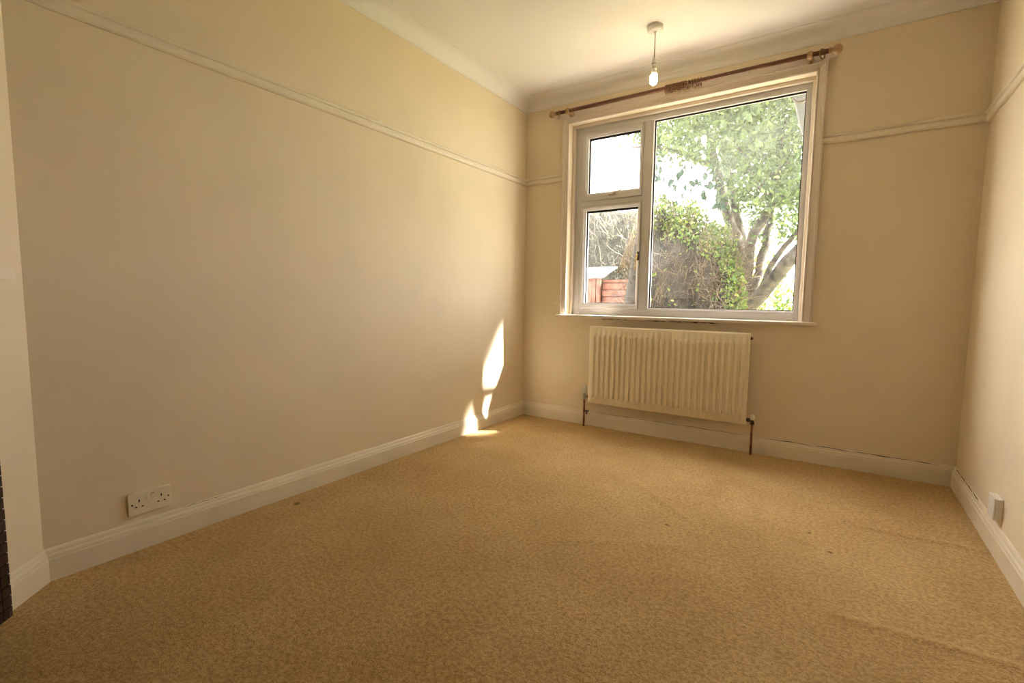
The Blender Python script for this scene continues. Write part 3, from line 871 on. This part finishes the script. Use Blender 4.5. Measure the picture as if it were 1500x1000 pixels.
limb([(g0[0] - 0.12, 4.9, GZ_), (1088, 420, 4.9), (1084, 360, 5.0), (1068, 325, 5.0), (1058, 285, 5.0), (1049, 240, 4.9), (1030, 190, 4.7), (1000, 150, 4.5)], [0.09, 0.085, 0.075, 0.06, 0.045], 'trunk', 12)
limb([(g0[0] - 0.05, 5.0, GZ_), (1090, 400, 5.1), (1088, 350, 5.2), (1076, 310, 5.2), (1068, 270, 5.2), (1062, 220, 5.1), (1066, 150, 5.0), (1080, 80, 4.8)], [0.075, 0.07, 0.065, 0.055, 0.035], 'trunk', 10)
limb([(g0[0] + 0.05, 4.5, GZ_), (1098, 445, 4.5), (1112, 392, 4.6), (1122, 350, 4.7), (1128, 315, 4.8), (1140, 240, 4.9), (1150, 140, 5.0)], [0.07, 0.062, 0.055, 0.045, 0.03], 'trunk', 10)
limb([(g0[0] + 0.1, 4.4, GZ_), (1086, 462, 4.6), (1112, 436, 4.45), (1137, 404, 4.2), (1166, 370, 3.9), (1215, 330, 3.8), (3.6, 3.6, 3.6), (4.4, 3.2, 5.2)], [0.11, 0.105, 0.095, 0.09, 0.075, 0.05], 'trunk', 12)
limb([(1112, 436, 4.45), (1120, 415, 4.45), (1131, 385, 4.4), (1152, 358, 4.4), (1180, 325, 4.3)], [0.05, 0.045, 0.038, 0.03])
limb([(1049, 240, 4.9), (1025, 236, 4.6), (1000, 224, 4.3), (958, 214, 4.1), (925, 215, 4.0)], [0.05, 0.04, 0.03, 0.02, 0.012])
limb([(1134, 290, 4.3), (1112, 272, 4.2), (1098, 250, 4.2), (1090, 225, 4.1), (1075, 205, 4.0)], [0.05, 0.04, 0.03, 0.02])
limb([(1134, 292, 4.3), (1141, 262, 4.2), (1144, 225, 4.2), (1150, 180, 4.1)], [0.04, 0.03, 0.025, 0.015])
limb([(1134, 296, 4.3), (1152, 284, 4.1), (1175, 276, 4.0), (1200, 262, 3.9)], [0.035, 0.03, 0.025, 0.02])
limb([(1112, 272, 4.2), (1130, 255, 4.0), (1160, 235, 3.9)], [0.02, 0.015, 0.01], n=6)
limb([(1098, 250, 4.2), (1080, 262, 4.0), (1066, 250, 3.9)], [0.018, 0.012, 0.008], n=6)
limb([(1030, 190, 4.7), (1015, 170, 4.4), (985, 160, 4.2), (960, 170, 4.0)], [0.03, 0.022, 0.014], n=6)
limb([(1062, 220, 5.1), (1085, 190, 4.9), (1110, 150, 4.6)], [0.035, 0.02, 0.012], n=6)

def in_gap(px, py):
    """open sky in the crown left of the stems, and above the shrubs"""
    if px < 905 and py < 400: return True
    if px < 948 and 232 < py: return True
    if 945 <= px < 1048 and 228 + 0.12 * (px - 958) < py < 330: return True
    if 1030 <= px < 1060 and 262 < py < 330: return True
    if py > 372: return True
    return False
# visible crown, in clusters on twigs at several depths
cl = []
for k in range(4200):
    px = rng.uniform(948, 1215); py = rng.uniform(70, 350)
    y_ = rng.uniform(3.3, 7.4)
    if in_gap(px, py): continue
    if py > 300 and rng.random() < 0.72: continue
    cl.append(AT(px, py, y_))
for k in range(30): cl.append(AT(rng.uniform(906, 950), rng.uniform(150, 222), rng.uniform(3.6, 5)))
# the rest of the crown, wide and to the right
cn = np.array([2.9, 4.2, 4.9]); cr = np.array([2.7, 2.0, 2.2])
for k in range(1500):
    d = rng.normal(size=3); d /= np.linalg.norm(d)
    cl.append(cn + d * cr * rng.uniform(0.45, 1.0))
# unseen leaves added along the sun rays to shade the window and wall
for k in range(2100):
    tgt = np.array([0.0, rng.uniform(-1.85, -0.1), rng.uniform(-2.1, 2.0)])
    if tgt[2] > 0.8 and -1.25 < tgt[1] < -0.45 and rng.random() < 0.42: continue  # thinned to let a soft glow onto the left wall
    cl.append(tgt + SUNV * rng.uniform(5.6, 8.2))
for k in range(260):  # more added clusters to dim the upper sun streak
    cl.append(np.array([0.0, rng.uniform(-0.5, -0.12), rng.uniform(0.85, 2.0)]) + SUNV * rng.uniform(5.6, 8.2))
for k in range(330):  # more added clusters to dim the sun patch low on the wall
    cl.append(np.array([0.0, rng.uniform(-1.3, -0.66), rng.uniform(-0.3, 0.9)]) + SUNV * rng.uniform(5.6, 8.2))
cl = np.array(cl)
per = 7
lp = np.repeat(cl, per, 0) + rng.normal(0, 0.10, (len(cl) * per, 3))
keep = np.ones(len(lp), bool)
# leaves cut out to let a shaped beam reach the corner of the room
for i, p in enumerate(lp):
    q_ = pix(p)
    if q_ is not None and 800 < q_[0] < 1230 and 100 < q_[1] < 480 and in_gap(q_[0] + rng.normal(0, 7), q_[1] + rng.normal(0, 7)): keep[i] = False; continue
    if 1.78 < p[0] < 2.02 and p[1] < 3.2 and 2.25 < p[2] < 2.7: keep[i] = False; continue
    if p[2] < 2.4 and q_ is not None and q_[0] < 1100 and p[1] < 4.7: keep[i] = False; continue
    tw = p - SUNV * (p[0] / SUNV[0])          # where this leaf's shadow falls on the left wall
    if -0.33 - 0.62 * (0.75 - tw[2]) < tw[1] < 0.08 and -0.12 < tw[2] < 0.75: keep[i] = False
lp = lp[keep]
v_, t_ = rand_leaves(lp, 0.065, 0.105, 0.52, 0.5, 0.4)
raw_mesh('foliage', v_, t_, M_leaf, tree, kind='stuff')
# dark sprigs hanging into the gap, and single large leaves near the top right
big = leaf_arrays(np.zeros((1, 3)), np.array([[0, 0.2, 1.0]]), np.array([[0.2, 0, -1.0]]), np.array([0.11]), np.array([0.065]))
def leaf_objects(spots, mat, s0, s1):
    first = None
    for p in spots:
        if first is None:
            me = bpy.data.meshes.new('leaf'); me.from_pydata([tuple(q) for q in big[0]], [], [tuple(int(i) for i in f) for f in big[1]])
            me.materials.append(mat); first = me
        o = bpy.data.objects.new('leaf', first); C.objects.link(o); o.parent = tree
        o.location = Vector(p) - world_loc(tree)
        o.rotation_euler = (random.uniform(-0.6, 0.6), random.uniform(-0.7, 0.7), random.uniform(0, 6.28))
        o.scale = [random.uniform(s0, s1)] * 3
spots = []
for (cx_, cy_, n_, sx, sy) in ((966, 258, 9, 6, 9), (990, 262, 12, 8, 9), (1012, 268, 10, 8, 7), (1034, 262, 10, 8, 14), (972, 288, 5, 6, 6), (985, 300, 7, 6, 8), (1030, 285, 6, 6, 8), (1015, 302, 5, 5, 4), (1000, 292, 4, 8, 8), (963, 238, 8, 6, 6), (1005, 240, 8, 12, 6), (1044, 245, 9, 6, 10), (1049, 270, 9, 5, 12), (1052, 295, 7, 4, 8)):
    for _ in range(n_): spots.append(at(cx_ + rng.normal(0, sx * 0.7), cy_ + rng.normal(0, sy * 0.7), 4.75 + rng.normal(0, 0.12)))
leaf_objects(spots, M_leafd, 0.95, 1.55)
spots = [at(rng.uniform(1060, 1138), rng.uniform(135, 215), rng.uniform(3.0, 3.6)) for _ in range(70)]
leaf_objects(spots, M_leaf, 0.8, 1.2)
for (a, b, c) in (((958, 216), (966, 240), (968, 262)), ((990, 222), (996, 245), (992, 268)), ((1000, 224), (1014, 250), (1014, 275)), ((1025, 236), (1034, 255), (1036, 285)), ((966, 262), (975, 280), (986, 302))):
    limb([(*a, 4.7), (*b, 4.75), (*c, 4.75)], [0.009, 0.006, 0.003], 'twig', 5)

# ---- hedge
def blob(center, rx, ry, rz, mat, name, parent, seed, n=36, m_=20, amp=0.10):
    r2 = np.random.default_rng(seed)
    ph = r2.uniform(0, 6.28, (8, 2)); fr_ = r2.uniform(2, 6, (8, 2))
    vv = []; 
    for i in range(m_ + 1):
        th = PI * i / m_
        for k in range(n):
            f_ = 2 * PI * k / n
            d = np.array([math.sin(th) * math.cos(f_), math.sin(th) * math.sin(f_), math.cos(th)])
            s_ = 1 + amp * sum(math.sin(fr_[j, 0] * d[0] * 2 + ph[j, 0]) * math.sin(fr_[j, 1] * d[2] * 2 + ph[j, 1]) for j in range(8)) / 3
            vv.append(np.array(center) + d * s_ * np.array([rx, ry, rz]))
    ff = [(i * n + k, i * n + (k + 1) % n, (i + 1) * n + (k + 1) % n, (i + 1) * n + k) for i in range(m_) for k in range(n)]
    MB().add(vv, ff, True).build(name, mat, parent)
def shell(center, rx, ry, rz, N, lo=0.95, hi=1.08):
    d = rng.normal(size=(N, 3)); d /= np.linalg.norm(d, axis=1, keepdims=True)
    return np.array(center) + d * np.array([rx, ry, rz]) * rng.uniform(lo, hi, (N, 1)), d
def twigs(starts, dirs, L0, L1, r0, r1, mat, parent, name='twigs', seg=4, bend=0.25):
    m = MB()
    for p, d in zip(starts, dirs):
        d = np.array(d) / np.linalg.norm(d)
        L = rng.uniform(L0, L1); pts = [p]
        for _ in range(seg):
            d = d + rng.normal(0, bend, 3); d /= np.linalg.norm(d)
            pts.append(pts[-1] + d * L / seg)
        r = rng.uniform(r0, r1)
        m.tube(pts, list(np.linspace(r, r * 0.35, seg + 1)), 3, cap=False, smooth=False)
    return m.build(name, mat, parent, kind='stuff')

hY = 3.8
hl_, hr_ = at(892, 440, hY), at(1092, 440, hY)
htop = at(960, 300, hY)
hc = np.array([(hl_.x * 0.5 + hr_.x * 0.5), hY, GZ_ + 0.5])
hrx = (hr_.x - hl_.x) / 2
hedge = empty('garden_hedge', (hc[0], hc[1], GZ_), 'overgrown hedge with bare brown twigs below and bright leaves above', 'hedge')
lobes = []
for (pc, pt, hw, yy, dep) in ((962, 299, 54, 3.85, 0.7), (1003, 307, 56, 3.8, 0.7), (1046, 334, 44, 3.65, 0.5), (1066, 372, 27, 3.5, 0.4)):
    c0 = at(pc, 440, yy); c1 = at(pc + hw, 440, yy); tt = at(pc, pt, yy)
    lobes.append(((c0.x, yy, 0.35), c1.x - c0.x, dep, tt.z - 0.35))
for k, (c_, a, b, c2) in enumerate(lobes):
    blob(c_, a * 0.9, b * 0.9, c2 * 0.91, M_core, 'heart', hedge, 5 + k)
allp = []
for (c_, a, b, c2) in lobes:
    p, d = shell(c_, a, b, c2, 12000, 0.90, 1.08)
    pr_ = np.zeros(len(p))
    for i_, w_ in enumerate(p):               # leafy on top and at the sunny end, bare inside
        a_, b_ = pix(w_)
        d_ = b_ - np.interp(a_, [945, 985, 1020, 1055, 1085], [298, 303, 318, 342, 372])
        pr_[i_] = 0.9 if a_ > 1066 + rng.normal(0, 5) else min(max(1.3 - d_ / 44, 0.02), 1.0)
        if a_ < 945: pr_[i_] *= 0.12
    allp.append(p[(rng.random(len(p)) < pr_) & (p[:, 2] > GZ_)])
allp = np.concatenate(allp)
allp = allp[np.argsort(rng.random(len(allp)))]
v_, t_ = rand_leaves(allp, 0.042, 0.070, 0.58, 0.0, 0.6)
raw_mesh('hedge_leaves', v_, t_, M_leafh, hedge, kind='stuff')
st = []; dr = []
for (c_, a, b, c2) in lobes:
    p, d = shell(c_, a, b, c2, 1300, 0.84, 0.98)
    ok = (d[:, 1] < 0.35) & (p[:, 2] > GZ_ + 0.2)
    p = p[ok]; d = d[ok]
    st.append(p); dr.append(d * 0.5 + np.array([0.25, -0.2, 0.45]) + rng.normal(0, 0.55, p.shape))
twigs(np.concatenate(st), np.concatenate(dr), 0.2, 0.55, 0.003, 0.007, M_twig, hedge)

# ---- grey twiggy shrub and red shed seen through the lower sash
sY = 7.9
sc_ = at(893, 375, sY); s_top = at(893, 296, sY); s_l = at(820, 380, sY); s_r = at(975, 380, sY)
shrub = empty('twiggy_shrub', (sc_.x, sY, GZ_), 'grey twiggy shrub behind the lower left sash', 'shrub')
srx = (s_r.x - s_l.x) / 2; srz = s_top.z - sc_.z
scen = (sc_.x, sY, sc_.z - 0.4)
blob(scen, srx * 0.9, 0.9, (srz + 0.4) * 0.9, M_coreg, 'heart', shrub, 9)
p, d = shell(scen, srx, 1.0, srz + 0.4, 1700, 0.85, 1.0)
ok = d[:, 1] < 0.3
twigs(p[ok], d[ok] * 0.6 + np.array([0.1, -0.2, 0.5]) + rng.normal(0, 0.5, p[ok].shape), 0.25, 0.8, 0.004, 0.010, M_twigg, shrub)
p, d = shell(scen, srx, 1.0, srz + 0.4, 3500, 0.95, 1.12)
v_, t_ = rand_leaves(p[d[:, 1] < 0.4], 0.04, 0.08, 0.5)
raw_mesh('shrub_leaves', v_, t_, M_leafs, shrub, kind='stuff')
for k in range(4):
    a = at(905 + 5 * k, 400 - 4 * k, sY - 1.05); b = at(915 + 5 * k, 370 - 8 * k, sY - 1.1); c = at(925 + 3 * k, 345 - 12 * k, sY - 1.0)
    MB().tube([a, b, c], [0.022, 0.016, 0.008], 6).build('stem', M_twig, shrub)

shY = 5.6
a0 = at(852, 407, shY); a1 = at(876, 408, shY); a2 = at(908, 411, shY + 0.25)
shed = empty('garden_shed', ((a0.x + a2.x) / 2, shY + 0.5, GZ_), 'low red-brown timber shed at the bottom left of the window', 'shed')
zt = a1.z
x = a0.x - 0.30; k = 0
while x < a1.x - 0.02:                       # upright boards
    MB().cbox(x, x + 0.080, shY + (0.008 if k % 2 else 0.0), shY + 0.022, GZ_, zt, 0.003).build('board', M_shed, shed)
    x += 0.089; k += 1
MB().cbox(a1.x - 0.02, a1.x + 0.055, shY - 0.02, shY + 0.06, GZ_, zt + 0.01, 0.004).build('corner_post', M_shed, shed)
z = GZ_; k = 0
while z < zt - 0.03:                         # level boards on the set-back side
    MB().cbox(a1.x + 0.056, a2.x + 0.3, shY + 0.10 + 0.006 * (k % 2), shY + 0.125, z, min(z + 0.126, zt - 0.02), 0.003).build('board', M_shed, shed)
    z += 0.14; k += 1
MB().box(a0.x - 0.28, a2.x + 0.28, shY + 0.13, shY + 0.6, GZ_, zt - 0.01).build('inner_wall', M_soot_gap, shed)  # black backing so the gaps between boards read as shade
r0 = at(890, 392, shY + 0.6)
m = MB(); m.add([(a0.x - 0.35, shY - 0.06, zt + 0.01), (a1.x + 0.12, shY - 0.06, zt + 0.01), (r0.x + 0.2, shY + 0.65, r0.z), (a0.x - 0.35, shY + 0.65, r0.z),
                 (a0.x - 0.35, shY - 0.06, zt + 0.03), (a1.x + 0.12, shY - 0.06, zt + 0.03), (r0.x + 0.2, shY + 0.65, r0.z + 0.02), (a0.x - 0.35, shY + 0.65, r0.z + 0.02)],
                [(0, 3, 2, 1), (4, 5, 6, 7), (0, 1, 5, 4), (1, 2, 6, 5), (2, 3, 7, 6), (3, 0, 4, 7)])
m.build('roof_sheet', M_felt, shed, label='pale sloping roof sheet')

# ---- shrubs behind the tree
def bush(name, label, px0, px1, pyt, y_, mat, N, l0, l1, seed):
    l, r, t = at(px0, 440, y_), at(px1, 440, y_), at((px0 + px1) / 2, pyt, y_)
    o = empty(name, ((l.x + r.x) / 2, y_, GZ_), label, 'shrub')
    rx = (r.x - l.x) / 2; rz = (t.z - GZ_) * 0.55
    c = ((l.x + r.x) / 2, y_, GZ_ + rz * 0.82)
    p, d = shell(c, rx, rx * 0.8, rz, N, 0.35, 1.05)
    p = p[p[:, 2] > GZ_]
    v_, t_ = rand_leaves(p, l0, l1, 0.5)
    raw_mesh('leaves', v_, t_, mat, o, kind='stuff')
    ks = 14
    st = np.array([c] * ks) - np.array([0, 0, rz * 0.8]); 
    twigs(st, rng.normal(0, 0.5, (ks, 3)) + np.array([0, 0, 1]), rz, rz * 1.7, 0.008, 0.014, M_twig, o, 'stems')
bush('leafy_shrub', 'small dark green shrub at the bottom right of the window', 1126, 1172, 400, 7.5, M_leafh, 900, 0.06, 0.11, 3)
bush('leafy_shrub', 'pale sunlit shrub behind the tree stems', 1050, 1150, 330, 11.0, M_leafp, 2600, 0.08, 0.15, 4)
bush('leafy_shrub', 'wide pale sunlit shrub at the far right end of the garden', 1175, 1300, 352, 15.0, M_leafp, 2600, 0.08, 0.16, 5)
